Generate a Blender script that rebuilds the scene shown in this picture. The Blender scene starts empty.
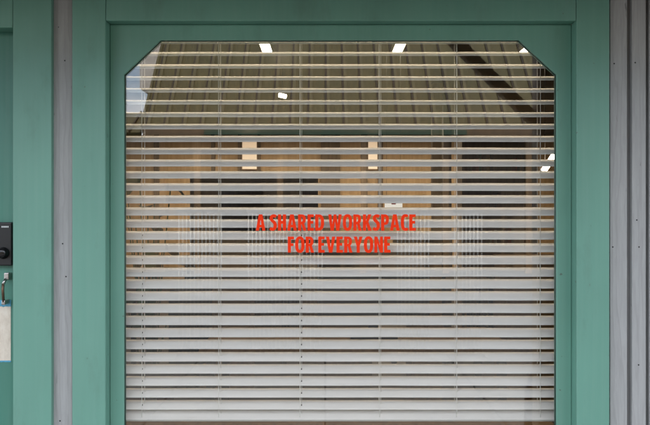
import bpy, bmesh, math, random
from mathutils import Vector, Matrix, noise
random.seed(7)
R = math.radians
sc = bpy.context.scene
C = sc.collection

# ---------------------------------------------------------------- measures
D = 2.8            # camera to the front of the window casing
F = 800.0          # focal length in photo pixels
ZC = 1.40          # camera height
def X(px, Y=0.0): return (px - 325.0) * (D + Y) / F
def Z(py, Y=0.0): return ZC + (212.5 - py) * (D + Y) / F

# ---------------------------------------------------------------- helpers
def link(name, me, mat=None, parent=None):
    o = bpy.data.objects.new(name, me); C.objects.link(o)
    if mat:
        for m in (mat if isinstance(mat, (list, tuple)) else [mat]): me.materials.append(m)
    if parent: o.parent = parent
    return o
def tag(o, label=None, cat=None, group=None, kind=None):
    if label: o['label'] = label
    if cat: o['category'] = cat
    if group: o['group'] = group
    if kind: o['kind'] = kind
    return o
def thing(name, label, cat, loc=(0, 0, 0), group=None):
    o = bpy.data.objects.new(name, None); C.objects.link(o)
    o.location = loc; o.empty_display_size = 0.1
    return tag(o, label, cat, group)
class MB:
    def __init__(s): s.bm = bmesh.new()
    def box(s, x0, x1, y0, y1, z0, z1, bev=0.0, seg=2, mi=0, m=None):
        b = bmesh.new()
        bmesh.ops.create_cube(b, size=1.0)
        for v in b.verts:
            v.co = Vector(((x0 + x1) / 2 + v.co.x * (x1 - x0), (y0 + y1) / 2 + v.co.y * (y1 - y0), (z0 + z1) / 2 + v.co.z * (z1 - z0)))
        if bev: bmesh.ops.bevel(b, geom=b.edges[:], offset=bev, segments=seg, profile=0.5, affect='EDGES')
        s.add(b, mi, m); return s
    def add(s, b, mi=0, m=None):
        if m is not None: bmesh.ops.transform(b, matrix=m, verts=b.verts)
        bmesh.ops.recalc_face_normals(b, faces=b.faces)
        mp = {v: s.bm.verts.new(v.co) for v in b.verts}
        for f in b.faces:
            try: nf = s.bm.faces.new([mp[v] for v in f.verts])
            except ValueError: continue
            nf.material_index = mi; nf.smooth = f.smooth
        b.free(); return s
    def tube(s, pts, r, n=8, mi=0, cap=True, radii=None):
        b = bmesh.new(); rings = []
        pts = [Vector(p) for p in pts]
        ref = None
        for i, p in enumerate(pts):
            t = (pts[min(i + 1, len(pts) - 1)] - pts[max(i - 1, 0)]).normalized()
            if ref is None: ref = Vector((0, 0, 1)) if abs(t.z) < 0.9 else Vector((1, 0, 0))
            u = t.cross(ref).normalized(); w = t.cross(u).normalized(); ref = -w if False else ref
            rr = radii[i] if radii else r
            rings.append([b.verts.new(p + (u * math.cos(2 * math.pi * k / n) + w * math.sin(2 * math.pi * k / n)) * rr) for k in range(n)])
        for a, c in zip(rings, rings[1:]):
            for k in range(n):
                f = b.faces.new((a[k], a[(k + 1) % n], c[(k + 1) % n], c[k])); f.smooth = True
        if cap: b.faces.new(rings[0][::-1]); b.faces.new(rings[-1])
        s.add(b, mi); return s
    def lathe(s, prof, n=24, mi=0, m=None):
        b = bmesh.new(); rings = []
        for r, z in prof:
            rings.append([b.verts.new((r * math.cos(2 * math.pi * k / n), r * math.sin(2 * math.pi * k / n), z)) for k in range(n)])
        for a, c in zip(rings, rings[1:]):
            for k in range(n):
                f = b.faces.new((a[k], a[(k + 1) % n], c[(k + 1) % n], c[k])); f.smooth = True
        b.faces.new(rings[0][::-1]); b.faces.new(rings[-1])
        s.add(b, mi, m); return s
    def prism(s, poly, y0, y1, mi=0, m=None):      # poly in (x, z)
        b = bmesh.new()
        f = b.faces.new([b.verts.new((x, y0, z)) for x, z in poly])
        r = bmesh.ops.extrude_face_region(b, geom=[f])
        for v in r['geom']:
            if isinstance(v, bmesh.types.BMVert): v.co.y = y1
        bmesh.ops.triangulate(b, faces=[q for q in b.faces if len(q.verts) > 4])
        s.add(b, mi, m); return s
    def build(s, name, mat=None, parent=None):
        me = bpy.data.meshes.new(name); s.bm.to_mesh(me); s.bm.free()
        return link(name, me, mat, parent)
def BX(*a, **k): return MB().box(*a, **k)

# ---------------------------------------------------------------- materials
def nodes_of(name):
    m = bpy.data.materials.new(name); m.use_nodes = True
    nt = m.node_tree; return m, nt, nt.nodes['Principled BSDF']
def ramp(nt, fac, stops):
    r = nt.nodes.new('ShaderNodeValToRGB'); e = r.color_ramp.elements
    while len(e) < len(stops): e.new(0.5)
    for q, (p, c) in zip(e, stops):
        q.position = p; q.color = (c, c, c, 1) if isinstance(c, (int, float)) else (*c, 1)
    nt.links.new(fac, r.inputs[0]); return r.outputs[0]
def coords(nt, scale=(1, 1, 1), loc=(0, 0, 0), rot=(0, 0, 0)):
    t = nt.nodes.new('ShaderNodeTexCoord'); mp = nt.nodes.new('ShaderNodeMapping')
    mp.inputs['Scale'].default_value = scale; mp.inputs['Location'].default_value = loc; mp.inputs['Rotation'].default_value = rot
    nt.links.new(t.outputs['Object'], mp.inputs[0]); return mp.outputs[0]
def noise_tex(nt, vec, scale, detail=4, rough=0.55, dist=0.0):
    n = nt.nodes.new('ShaderNodeTexNoise'); n.inputs['Scale'].default_value = scale; n.inputs['Detail'].default_value = detail
    n.inputs['Roughness'].default_value = rough; n.inputs['Distortion'].default_value = dist
    nt.links.new(vec, n.inputs['Vector']); return n.outputs[0]
def mix(nt, fac, a, b, mode='MIX'):
    m = nt.nodes.new('ShaderNodeMix'); m.data_type = 'RGBA'; m.blend_type = mode
    for s, v in ((0, fac), (6, a), (7, b)):
        if hasattr(v, 'is_linked') or hasattr(v, 'links'): nt.links.new(v, m.inputs[s])
        elif s == 0: m.inputs[0].default_value = v
        else: m.inputs[s].default_value = (*v, 1)
    return m.outputs[2]
def bump(nt, bs, h, strength, dist=0.002):
    b = nt.nodes.new('ShaderNodeBump'); b.inputs['Strength'].default_value = strength; b.inputs['Distance'].default_value = dist
    nt.links.new(h, b.inputs['Height']); nt.links.new(b.outputs[0], bs.inputs['Normal'])
def plain(name, col, rough=0.6, metal=0.0, var=0.12, sc_=20.0, bmp=0.1):
    m, nt, bs = nodes_of(name)
    v = coords(nt); n = noise_tex(nt, v, sc_, 5)
    lo = tuple(c * (1 - var) for c in col); hi = tuple(min(1, c * (1 + var)) for c in col)
    nt.links.new(ramp(nt, n, [(0.3, lo), (0.7, hi)]), bs.inputs['Base Color'])
    bs.inputs['Roughness'].default_value = rough; bs.inputs['Metallic'].default_value = metal
    if bmp: bump(nt, bs, n, bmp, 0.001)
    return m
def emitter(name, col, strength):
    m = bpy.data.materials.new(name); m.use_nodes = True; nt = m.node_tree
    bs = nt.nodes['Principled BSDF']; bs.inputs['Base Color'].default_value = (0.8, 0.8, 0.8, 1)
    bs.inputs['Emission Color'].default_value = (*col, 1); bs.inputs['Emission Strength'].default_value = strength
    return m
def math_n(nt, op, a, b):
    q = nt.nodes.new('ShaderNodeMath'); q.operation = op
    for i, v in enumerate((a, b)):
        if isinstance(v, (int, float)): q.inputs[i].default_value = v
        else: nt.links.new(v, q.inputs[i])
    return q.outputs[0]
def paint_green(name, col, rough=0.42):
    m, nt, bs = nodes_of(name)
    broad = noise_tex(nt, coords(nt, (1.6, 1.6, 0.9)), 2.3, 3)
    c = ramp(nt, broad, [(0.3, tuple(k * 0.93 for k in col)), (0.7, tuple(k * 1.06 for k in col))])
    streak = noise_tex(nt, coords(nt, (55, 55, 1.6)), 1.0, 4, 0.6)           # brush marks run down the boards
    c = mix(nt, ramp(nt, streak, [(0.42, 0.0), (0.8, 0.10)]), c, (0.30, 0.42, 0.36))
    grime = noise_tex(nt, coords(nt, (9, 9, 3.0), (3, 1, 2)), 1.0, 6, 0.65)
    c = mix(nt, ramp(nt, grime, [(0.55, 0.0), (0.78, 0.34)]), c, (0.075, 0.13, 0.095))
    vor = nt.nodes.new('ShaderNodeTexVoronoi'); vor.inputs['Scale'].default_value = 7.5; vor.inputs['Randomness'].default_value = 1.0
    nt.links.new(coords(nt, (1, 0.2, 1), (2, 0, 5)), vor.inputs['Vector'])
    c = mix(nt, ramp(nt, vor.outputs['Distance'], [(0.0, 0.55), (0.018, 0.45), (0.026, 0.0)]), c, (0.085, 0.17, 0.13))
    chip = noise_tex(nt, coords(nt, (1, 1, 1), (7, 0, 1)), 46, 2, 0.5)
    c = mix(nt, ramp(nt, chip, [(0.745, 0.0), (0.765, 0.7)]), c, (0.09, 0.10, 0.08))
    nt.links.new(c, bs.inputs['Base Color'])
    nt.links.new(ramp(nt, grime, [(0.3, rough - 0.06), (0.75, rough + 0.15)]), bs.inputs['Roughness'])
    fine = noise_tex(nt, coords(nt, (220, 220, 14)), 1.0, 3)
    bump(nt, bs, mix(nt, 0.4, fine, broad), 0.16, 0.0012)
    return m
def weathered(name, col, dark, seed=0):
    m, nt, bs = nodes_of(name)
    w = nt.nodes.new('ShaderNodeTexWave'); w.wave_type = 'BANDS'; w.bands_direction = 'X'
    w.inputs['Scale'].default_value = 17; w.inputs['Distortion'].default_value = 14; w.inputs['Detail'].default_value = 3; w.inputs['Detail Scale'].default_value = 1.3
    nt.links.new(coords(nt, (1, 1, 0.10), (seed, 0, seed * 0.37)), w.inputs[0])
    g = noise_tex(nt, coords(nt, (70, 70, 7.0), (seed, 0, 0)), 1.0, 6, 0.7, 0.8)
    b = noise_tex(nt, coords(nt, (5, 5, 1.6), (0, seed, 0)), 1.0, 4)
    c = ramp(nt, g, [(0.3, tuple(k * 0.88 for k in col)), (0.7, tuple(k * 1.06 for k in col))])
    c = mix(nt, ramp(nt, w.outputs[1], [(0.72, 0.0), (1.0, 0.24)]), c, dark)
    c = mix(nt, ramp(nt, b, [(0.52, 0.0), (0.8, 0.30)]), c, tuple(k * 0.72 for k in col))
    crack = noise_tex(nt, coords(nt, (60, 60, 7.0), (seed * 3, 2, 5)), 1.0, 3, 0.6, 1.5)
    c = mix(nt, ramp(nt, crack, [(0.69, 0.0), (0.73, 0.6)]), c, tuple(k * 0.4 for k in dark))
    nt.links.new(c, bs.inputs['Base Color']); bs.inputs['Roughness'].default_value = 0.75
    bump(nt, bs, mix(nt, 0.5, w.outputs[1], g), 0.35, 0.0015)
    return m
def timber(name, col, dark, scale=1.0, axis=2, rough=0.55):
    m, nt, bs = nodes_of(name)
    s = [30 * scale] * 3; s[axis] = 1.5 * scale
    g = noise_tex(nt, coords(nt, tuple(s)), 1.0, 5, 0.6, 0.6)
    nt.links.new(ramp(nt, g, [(0.3, dark), (0.65, col)]), bs.inputs['Base Color'])
    bs.inputs['Roughness'].default_value = rough; bump(nt, bs, g, 0.15, 0.001); return m

GREEN = (0.130, 0.298, 0.230)
M = {}
M['green'] = paint_green('green_paint', GREEN)
M['green_door'] = paint_green('green_door_paint', (0.070, 0.235, 0.175), 0.36)
M['grey_board'] = weathered('grey_stained_board', (0.350, 0.350, 0.342), (0.20, 0.195, 0.19), 1.0)
M['grey_board2'] = weathered('grey_stained_board_b', (0.356, 0.357, 0.349), (0.21, 0.205, 0.20), 4.2)
M['gap'] = plain('dark_wood_gap', (0.045, 0.038, 0.034), 0.9)
M['gasket'] = plain('black_glazing_gasket', (0.018, 0.030, 0.024), 0.5)
M['black'] = plain('black_plastic', (0.012, 0.012, 0.013), 0.35, 0, 0.1, 60)
M['black_gloss'] = plain('black_gloss', (0.010, 0.010, 0.011), 0.15, 0, 0.1, 60, 0)
M['steel'] = plain('brushed_steel', (0.50, 0.48, 0.46), 0.33, 1.0, 0.15, 90)
M['bronze'] = plain('worn_bronze', (0.16, 0.10, 0.065), 0.45, 0.6, 0.3, 80)
M['cord'] = plain('white_cord', (0.72, 0.70, 0.64), 0.8, 0, 0.05)
M['print'] = plain('white_print', (0.75, 0.75, 0.75), 0.6, 0, 0.02)
M['pavement'] = plain('concrete_pavement', (0.100, 0.096, 0.088), 0.9, 0, 0.2, 3.0, 0.3)
M['asphalt'] = plain('asphalt', (0.032, 0.032, 0.031), 0.95, 0, 0.25, 8.0, 0.4)
M['ply'] = timber('warm_plywood', (0.50, 0.345, 0.185), (0.38, 0.25, 0.125), 0.6)
M['oak'] = timber('oak_timber', (0.27, 0.165, 0.075), (0.17, 0.10, 0.045))
M['dark_wood'] = timber('dark_stained_timber', (0.060, 0.040, 0.026), (0.030, 0.021, 0.014))
M['ceiling'] = timber('dark_ceiling_boards', (0.055, 0.048, 0.040), (0.040, 0.034, 0.028), 0.4, 1)
M['walnut'] = timber('walnut_timber', (0.17, 0.118, 0.068), (0.10, 0.07, 0.042))
M['floor'] = timber('floor_boards', (0.055, 0.040, 0.028), (0.035, 0.026, 0.019), 0.3, 1)
M['inner_wall'] = plain('inner_wall_paint', (0.11, 0.095, 0.075), 0.85)
M['white_card'] = plain('white_card', (0.80, 0.79, 0.76), 0.7, 0, 0.02)
M['red_ink'] = plain('red_ink', (0.6, 0.05, 0.03), 0.6, 0, 0.02)
M['leaf'] = plain('leaf_green', (0.035, 0.085, 0.028), 0.5, 0, 0.4, 12)
M['pot'] = plain('terracotta_pot', (0.30, 0.13, 0.07), 0.8)
M['fabric'] = plain('charcoal_fabric', (0.035, 0.036, 0.040), 0.9, 0, 0.2, 60)
M['facade'] = timber('weathered_facade_boards', (0.20, 0.135, 0.075), (0.11, 0.075, 0.042), 0.25)
M['pale_clad'] = plain('pale_grey_cladding', (0.70, 0.66, 0.60), 0.7, 0, 0.06, 2)
M['rail_paint'] = plain('pale_rail_paint', (0.25, 0.245, 0.23), 0.5, 0, 0.05)
M['lamp'] = emitter('strip_lamp_glow', (1.0, 0.84, 0.62), 8.5)
M['fill_near'] = emitter('added_fill_glow_slats', (1.0, 0.82, 0.58), 12.0)
M['fill_back'] = emitter('added_fill_glow_back_wall', (1.0, 0.80, 0.55), 66.0)
M['lamp_soft'] = emitter('cream_lit_panel', (1.0, 0.70, 0.44), 0.21)

M['gutter'] = plain('dark_green_gutter', (0.045, 0.095, 0.060), 0.5)
M['sign_glow'] = emitter('white_sign_added_glow', (1.0, 0.95, 0.86), 0.27)  # glow added so the white sign shows bright in the dim room
M['dark_rail'] = plain('dark_rail_paint', (0.05, 0.05, 0.05), 0.5)
# roof opposite: brown coated metal with slight streaks
m, nt, bs = nodes_of('brown_metal_roof')
n1 = noise_tex(nt, coords(nt, (5, 1.2, 1.2)), 1.0, 5, 0.6)
n2 = noise_tex(nt, coords(nt, (0.5, 0.5, 0.5)), 1.0, 3)
c = ramp(nt, n1, [(0.3, (0.070, 0.060, 0.018)), (0.7, (0.115, 0.097, 0.032))])
c = mix(nt, ramp(nt, n2, [(0.45, 0.0), (0.7, 0.45)]), c, (0.062, 0.062, 0.022))
nt.links.new(c, bs.inputs['Base Color']); bs.inputs['Roughness'].default_value = 0.6
M['roof'] = m
M['brace'] = timber('brown_stained_timber', (0.36, 0.28, 0.18), (0.24, 0.18, 0.11))
M['rib_lit'] = plain('roof_rib_lit_side_brown', (0.120, 0.102, 0.042), 0.55, 0, 0.2, 6)  # lighter brown paints in the sunlit side of each rib
M['seam'] = plain('roof_seam', (0.030, 0.022, 0.010), 0.6)

# blind slats: off white lacquer with a thin film of dust
m, nt, bs = nodes_of('off_white_slat_lacquer')
n1 = noise_tex(nt, coords(nt, (1.2, 25, 25)), 1.0, 5, 0.6)
n2 = noise_tex(nt, coords(nt, (8, 60, 60), (4, 2, 1)), 1.0, 4)
c = ramp(nt, n1, [(0.3, (0.68, 0.655, 0.62)), (0.7, (0.76, 0.735, 0.70))])
c = mix(nt, ramp(nt, n2, [(0.55, 0.0), (0.85, 0.25)]), c, (0.50, 0.47, 0.42))
nt.links.new(c, bs.inputs['Base Color']); bs.inputs['Roughness'].default_value = 0.62
bs.inputs['Specular IOR Level'].default_value = 0.25
M['slat'] = m

# vinyl lettering
m, nt, bs = nodes_of('orange_red_vinyl')
n1 = noise_tex(nt, coords(nt, (1, 1, 1)), 30, 4)
nt.links.new(ramp(nt, n1, [(0.3, (0.84, 0.034, 0.005)), (0.7, (0.92, 0.046, 0.008))]), bs.inputs['Base Color']); bs.inputs['Roughness'].default_value = 0.55; bs.inputs['Specular IOR Level'].default_value = 0.08
M['vinyl'] = m

# window glass: clear, with the mirror share of a coated pane rising towards grazing view
m = bpy.data.materials.new('window_glass'); m.use_nodes = True; nt = m.node_tree
for q in list(nt.nodes): nt.nodes.remove(q)
out = nt.nodes.new('ShaderNodeOutputMaterial'); mx = nt.nodes.new('ShaderNodeMixShader')
tr = nt.nodes.new('ShaderNodeBsdfTransparent'); gl = nt.nodes.new('ShaderNodeBsdfGlossy')
tr.inputs[0].default_value = (0.976, 0.976, 0.968, 1); gl.inputs['Roughness'].default_value = 0.0
geo = nt.nodes.new('ShaderNodeNewGeometry'); dt = nt.nodes.new('ShaderNodeVectorMath'); dt.operation = 'DOT_PRODUCT'
nt.links.new(geo.outputs['True Normal'], dt.inputs[0]); nt.links.new(geo.outputs['Incoming'], dt.inputs[1])
def math_(op, a, b=None):
    q = nt.nodes.new('ShaderNodeMath'); q.operation = op
    for i, v in enumerate((a, b)):
        if v is None: continue
        if isinstance(v, (int, float)): q.inputs[i].default_value = v
        else: nt.links.new(v, q.inputs[i])
    return q.outputs[0]
F0 = 0.080
ab = math_('ABSOLUTE', dt.outputs['Value']); p5 = math_('POWER', math_('SUBTRACT', 1.0, ab), 5.0)
fr = math_('ADD', math_('MULTIPLY', p5, 1 - F0), F0)
nt.links.new(fr, mx.inputs[0]); nt.links.new(tr.outputs[0], mx.inputs[1]); nt.links.new(gl.outputs[0], mx.inputs[2])
nt.links.new(mx.outputs[0], out.inputs[0])
M['glass'] = m

# ---------------------------------------------------------------- ground
tag(BX(-40, 40, -60, 30, -0.30, -0.02).build('ground', M['asphalt']), kind='structure')
mb = MB()
for i in range(-6, 7):
    for j in range(4):
        mb.box(i * 1.2 + 0.004, i * 1.2 + 1.196, -4.8 + j * 1.2 + 0.004, -4.8 + j * 1.2 + 1.196, -0.02, 0.10 - 0.004 * 0, 0.006, 1)
tag(mb.build('pavement', M['pavement']), kind='structure').location.z = -0.10

# ---------------------------------------------------------------- shop window
YS, YG, YB = 0.055, 0.071, 0.122     # sash face, glass face, blind centre line
TOP = 2.32
win = thing('shop_window', 'wide shop window in a pale green painted timber frame with cut upper corners', 'window', (X(325), 0, Z(470)))
def sub(o, root):  # parent keeping world coordinates
    o.parent = root; o.matrix_parent_inverse = Matrix.Translation(-Vector(root.location)); return o
ZB = Z(462)
cl, cli, cri, cr = X(72), X(105.5), X(576.5), X(609.5)
zh = Z(20.5)
def board(x0, x1, z0, z1, y0=0.0, y1=0.07, bev=0.003): return BX(x0, x1, y0, y1, z0, z1, bev)
sub(board(cl, cli, ZB - 0.12, TOP).build('side_casing', M['green']), win)
sub(board(cri, cr, ZB - 0.12, TOP).build('side_casing', M['green']), win)
sub(board(cli + 0.001, cri - 0.001, zh, TOP, 0.0012, 0.07).build('head_casing', M['green']), win)
mb = MB(); mb.box(cli + 0.001, cri - 0.001, -0.05, 0.07, ZB - 0.12, ZB - 0.06, 0.006)
sub(mb.build('window_sill', M['green']), win)
# sash with the cut corners
sx0, sx1 = cli + 0.0005, cri - 0.0005
sz0, sz1 = ZB - 0.06, zh - 0.0005
gx0, gx1 = X(124, YS), X(556.5, YS)
gz0, gz1 = ZB, Z(40, YS)
ch_l = [(gx0, Z(74.5, YS)), (X(160.5, YS), gz1)]
ch_r = [(X(519, YS), gz1), (gx1, Z(74.5, YS))]
def ring(inner, outer_rect, y0, y1, name, mat, parent, bev=0.0):
    x0, x1, z0, z1 = outer_rect
    b = bmesh.new()
    def V(x, z): return b.verts.new((x, y0, z))
    iBL, iLc, iTl, iTr, iRc, iBR = [V(*p) for p in inner]
    oBL, oTL, oTR, oBR = V(x0, z0), V(x0, z1), V(x1, z1), V(x1, z0)
    fs = [b.faces.new((oBL, oTL, iTl, iLc, iBL)), b.faces.new((oTL, oTR, iTr, iTl)), b.faces.new((oTR, oBR, iBR, iRc, iTr)), b.faces.new((oBR, oBL, iBL, iBR))]
    r = bmesh.ops.extrude_face_region(b, geom=fs)
    for v in r['geom']:
        if isinstance(v, bmesh.types.BMVert): v.co.y = y1
    bmesh.ops.recalc_face_normals(b, faces=b.faces)
    if bev:
        front = [e for e in b.edges if all(abs(v.co.y - y0) < 1e-6 for v in e.verts) and any(abs(f.normal.y) < 0.5 for f in e.link_faces)]
        bmesh.ops.bevel(b, geom=front, offset=bev, segments=2, profile=0.5, affect='EDGES')
    bmesh.ops.triangulate(b, faces=[q for q in b.faces if len(q.verts) > 4])
    me = bpy.data.meshes.new(name); b.to_mesh(me); b.free()
    return sub(link(name, me, mat), parent)
inner = [(gx0, gz0), ch_l[0], ch_l[1], ch_r[0], ch_r[1], (gx1, gz0)]
ring(inner, (sx0, sx1, sz0, sz1), YS, 0.085, 'sash_frame', M['green'], win, 0.003)
cx_, cz_ = (gx0 + gx1) / 2, (gz0 + gz1) / 2
k = 0.006
inner_g = [(gx0 + k, gz0 + k), (gx0 + k, ch_l[0][1] - k * 0.4), (ch_l[1][0] + k * 0.4, gz1 - k), (ch_r[0][0] - k * 0.4, gz1 - k), (gx1 - k, ch_r[1][1] - k * 0.4), (gx1 - k, gz0 + k)]
k2 = -0.004
outer_rect_in = [(gx0 + k2, gz0 + k2)]
# gasket bead as a tube-like strip following the opening
bead_pts = [(gx0, gz0), ch_l[0], ch_l[1], ch_r[0], ch_r[1], (gx1, gz0)]
mb = MB()
n = len(bead_pts)
for i in range(n):
    a, b_ = bead_pts[i], bead_pts[(i + 1) % n]
    mb.tube([(a[0], YG - 0.003, a[1]), (b_[0], YG - 0.003, b_[1])], 0.0028, 6)
sub(mb.build('glazing_bead', M['gasket']), win)
# pane (6 mm) held in the sash
sub(BX(gx0 - 0.003, gx1 + 0.003, YG, YG + 0.006, gz0 - 0.003, gz1 + 0.003).build('glass_pane', M['glass']), win)

zi = Z(440, 0.17)
sub(BX(gx0 - 0.09, gx1 + 0.09, 0.167, 0.62, zi - 0.03, zi, 0.004).build('inner_ledge', M['oak']), win)
# ---------------------------------------------------------------- lettering on the pane
def sup(cx, cz, rx, rz, a0, a1, n=22, p=2.5):
    out = []
    for i in range(n + 1):
        a = math.radians(a0 + (a1 - a0) * i / n); c_, s_ = math.cos(a), math.sin(a)
        out.append((cx + rx * math.copysign(abs(c_) ** (2 / p), c_), cz + rz * math.copysign(abs(s_) ** (2 / p), s_)))
    return out
def catmull(P, n=8):
    out = []
    Q = [P[0]] + P + [P[-1]]
    for i in range(1, len(Q) - 2):
        for k in range(n):
            t = k / n; p0, p1, p2, p3 = Q[i - 1], Q[i], Q[i + 1], Q[i + 2]
            out.append(tuple(0.5 * (2 * p1[d] + (p2[d] - p0[d]) * t + (2 * p0[d] - 5 * p1[d] + 4 * p2[d] - p3[d]) * t * t + (3 * p1[d] - p0[d] - 3 * p2[d] + p3[d]) * t ** 3) for d in (0, 1)))
    out.append(P[-1]); return out
def stroke(P, h):
    L, Rr = [], []
    for i, p in enumerate(P):
        a, b = P[max(i - 1, 0)], P[min(i + 1, len(P) - 1)]
        dx, dz = b[0] - a[0], b[1] - a[1]; l = math.hypot(dx, dz) or 1
        nx, nz = -dz / l, dx / l
        w = h * (0.86 + 0.14 * abs(nx))
        L.append((p[0] + nx * w, p[1] + nz * w)); Rr.append((p[0] - nx * w, p[1] - nz * w))
    return L + Rr[::-1]
T = 0.205
G = {}
G['H'] = (0.52, [[(0, 0), (0, 1), (T, 1), (T, 0.60), (0.52 - T, 0.60), (0.52 - T, 1), (0.52, 1), (0.52, 0), (0.52 - T, 0), (0.52 - T, 0.42), (T, 0.42), (T, 0)]])
G['E'] = (0.42, [[(0, 0), (0, 1), (0.41, 1), (0.40, 0.83), (T, 0.83), (T, 0.60), (0.37, 0.60), (0.37, 0.43), (T, 0.43), (T, 0.17), (0.41, 0.17), (0.42, 0)]])
G['F'] = (0.40, [[(0, 0), (0, 1), (0.40, 1), (0.39, 0.83), (T, 0.83), (T, 0.58), (0.365, 0.58), (0.365, 0.41), (T, 0.41), (T, 0)]])
G['A'] = (0.62, [[(0, 0), (0.20, 0), (0.237, 0.20), (0.383, 0.20), (0.42, 0), (0.62, 0), (0.425, 1), (0.195, 1)], [(0.262, 0.36), (0.358, 0.36), (0.31, 0.68)]])
G['W'] = (0.86, [[(0, 1), (0.195, 1), (0.26, 0.40), (0.345, 1), (0.515, 1), (0.60, 0.40), (0.665, 1), (0.86, 1), (0.71, 0), (0.51, 0), (0.43, 0.56), (0.35, 0), (0.15, 0)]])
G['V'] = (0.60, [[(0, 1), (0.205, 1), (0.30, 0.34), (0.395, 1), (0.60, 1), (0.41, 0), (0.19, 0)]])
G['Y'] = (0.58, [[(0, 1), (0.215, 1), (0.29, 0.66), (0.365, 1), (0.58, 1), (0.393, 0.42), (0.393, 0), (0.187, 0), (0.187, 0.42)]])
G['N'] = (0.55, [[(0, 0), (0, 1), (0.195, 1), (0.36, 0.46), (0.36, 1), (0.55, 1), (0.55, 0), (0.36, 0), (0.19, 0.56), (0.19, 0)]])
G['K'] = (0.56, [[(0, 0), (0, 1), (T, 1), (T, 0.60), (0.33, 1), (0.55, 1), (0.36, 0.53), (0.57, 0), (0.34, 0), (T, 0.42), (T, 0)]])
G['O'] = (0.60, [sup(0.30, 0.5, 0.30, 0.515, 0, 352, 44), sup(0.30, 0.5, 0.098, 0.335, 0, 352, 44)])
G['C'] = (0.47, [sup(0.30, 0.5, 0.30, 0.515, 58, 302, 30) + [(0.44, 0.16)] + sup(0.31, 0.5, 0.105, 0.335, 285, 75, 26) + [(0.44, 0.84)]])
G['D'] = (0.57, [[(0, 0), (0, 1), (0.20, 1)] + sup(0.20, 0.5, 0.37, 0.5, 88, -88, 26) + [(0.20, 0)], [(T, 0.17), (T, 0.83)] + sup(T, 0.5, 0.16, 0.33, 88, -88, 20)])
G['P'] = (0.50, [[(0, 0), (0, 1), (0.22, 1)] + sup(0.22, 0.675, 0.28, 0.325, 88, -88, 22) + [(T, 0.35), (T, 0)], [(T, 0.505), (T, 0.845)] + sup(T, 0.675, 0.10, 0.17, 88, -88, 14)])
G['R'] = (0.54, [[(0, 0), (0, 1), (0.22, 1)] + sup(0.22, 0.70, 0.28, 0.30, 88, -52, 20) + [(0.40, 0.43), (0.545, 0), (0.335, 0), (0.235, 0.39), (T, 0.39), (T, 0)], [(T, 0.545), (T, 0.845)] + sup(T, 0.695, 0.10, 0.15, 88, -88, 14)])
S_ = catmull([(0.405, 0.845), (0.33, 0.905), (0.24, 0.912), (0.145, 0.865), (0.105, 0.765), (0.14, 0.655), (0.23, 0.565), (0.315, 0.47), (0.355, 0.345), (0.335, 0.19), (0.25, 0.095), (0.14, 0.085), (0.025, 0.145)], 6)
G['S'] = (0.46, [stroke(S_, 0.105)])
def text_line(text, x0, x1, z0, z1, name, parent):
    cu = bpy.data.curves.new(name, 'CURVE'); cu.dimensions = '2D'; cu.fill_mode = 'BOTH'; cu.extrude = 0.00035
    gap, space = 0.075, 0.27
    W_ = 0; pen = []
    for ch in text:
        if ch == ' ': W_ += space - gap; continue
        pen.append((ch, W_)); W_ += G[ch][0] + gap
    W_ -= gap
    sx, sz = (x1 - x0) / W_, (z1 - z0)
    for ch, p in pen:
        for poly in G[ch][1]:
            sp = cu.splines.new('POLY'); sp.points.add(len(poly) - 1); sp.use_cyclic_u = True
            for q, (a, b) in zip(sp.points, poly): q.co = (x0 + (p + a) * sx, z0 + b * sz, 0, 1)
    tmp = bpy.data.objects.new('tmp', cu); C.objects.link(tmp)
    dg = bpy.context.evaluated_depsgraph_get(); dg.update()
    me = bpy.data.meshes.new_from_object(tmp.evaluated_get(dg))
    bpy.data.objects.remove(tmp); me.materials.clear()
    me.transform(Matrix.Translation((0, YG - 0.0006, 0)) @ Matrix.Rotation(math.pi / 2, 4, 'X'))
    me.name = name
    return sub(link(name, me, M['vinyl']), parent)
sign = thing('window_lettering', 'orange red capital lettering in two lines stuck on the middle of the window glass', 'sign', (X(336, YG), YG, Z(252, YG)))
text_line('A SHARED WORKSPACE', X(255.8, YG), X(415.8, YG), Z(230.6, YG), Z(214.4, YG), 'text_line', sign)
text_line('FOR EVERYONE', X(287.8, YG), X(390.6, YG), Z(252.6, YG), Z(236.6, YG), 'text_line', sign)

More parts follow.
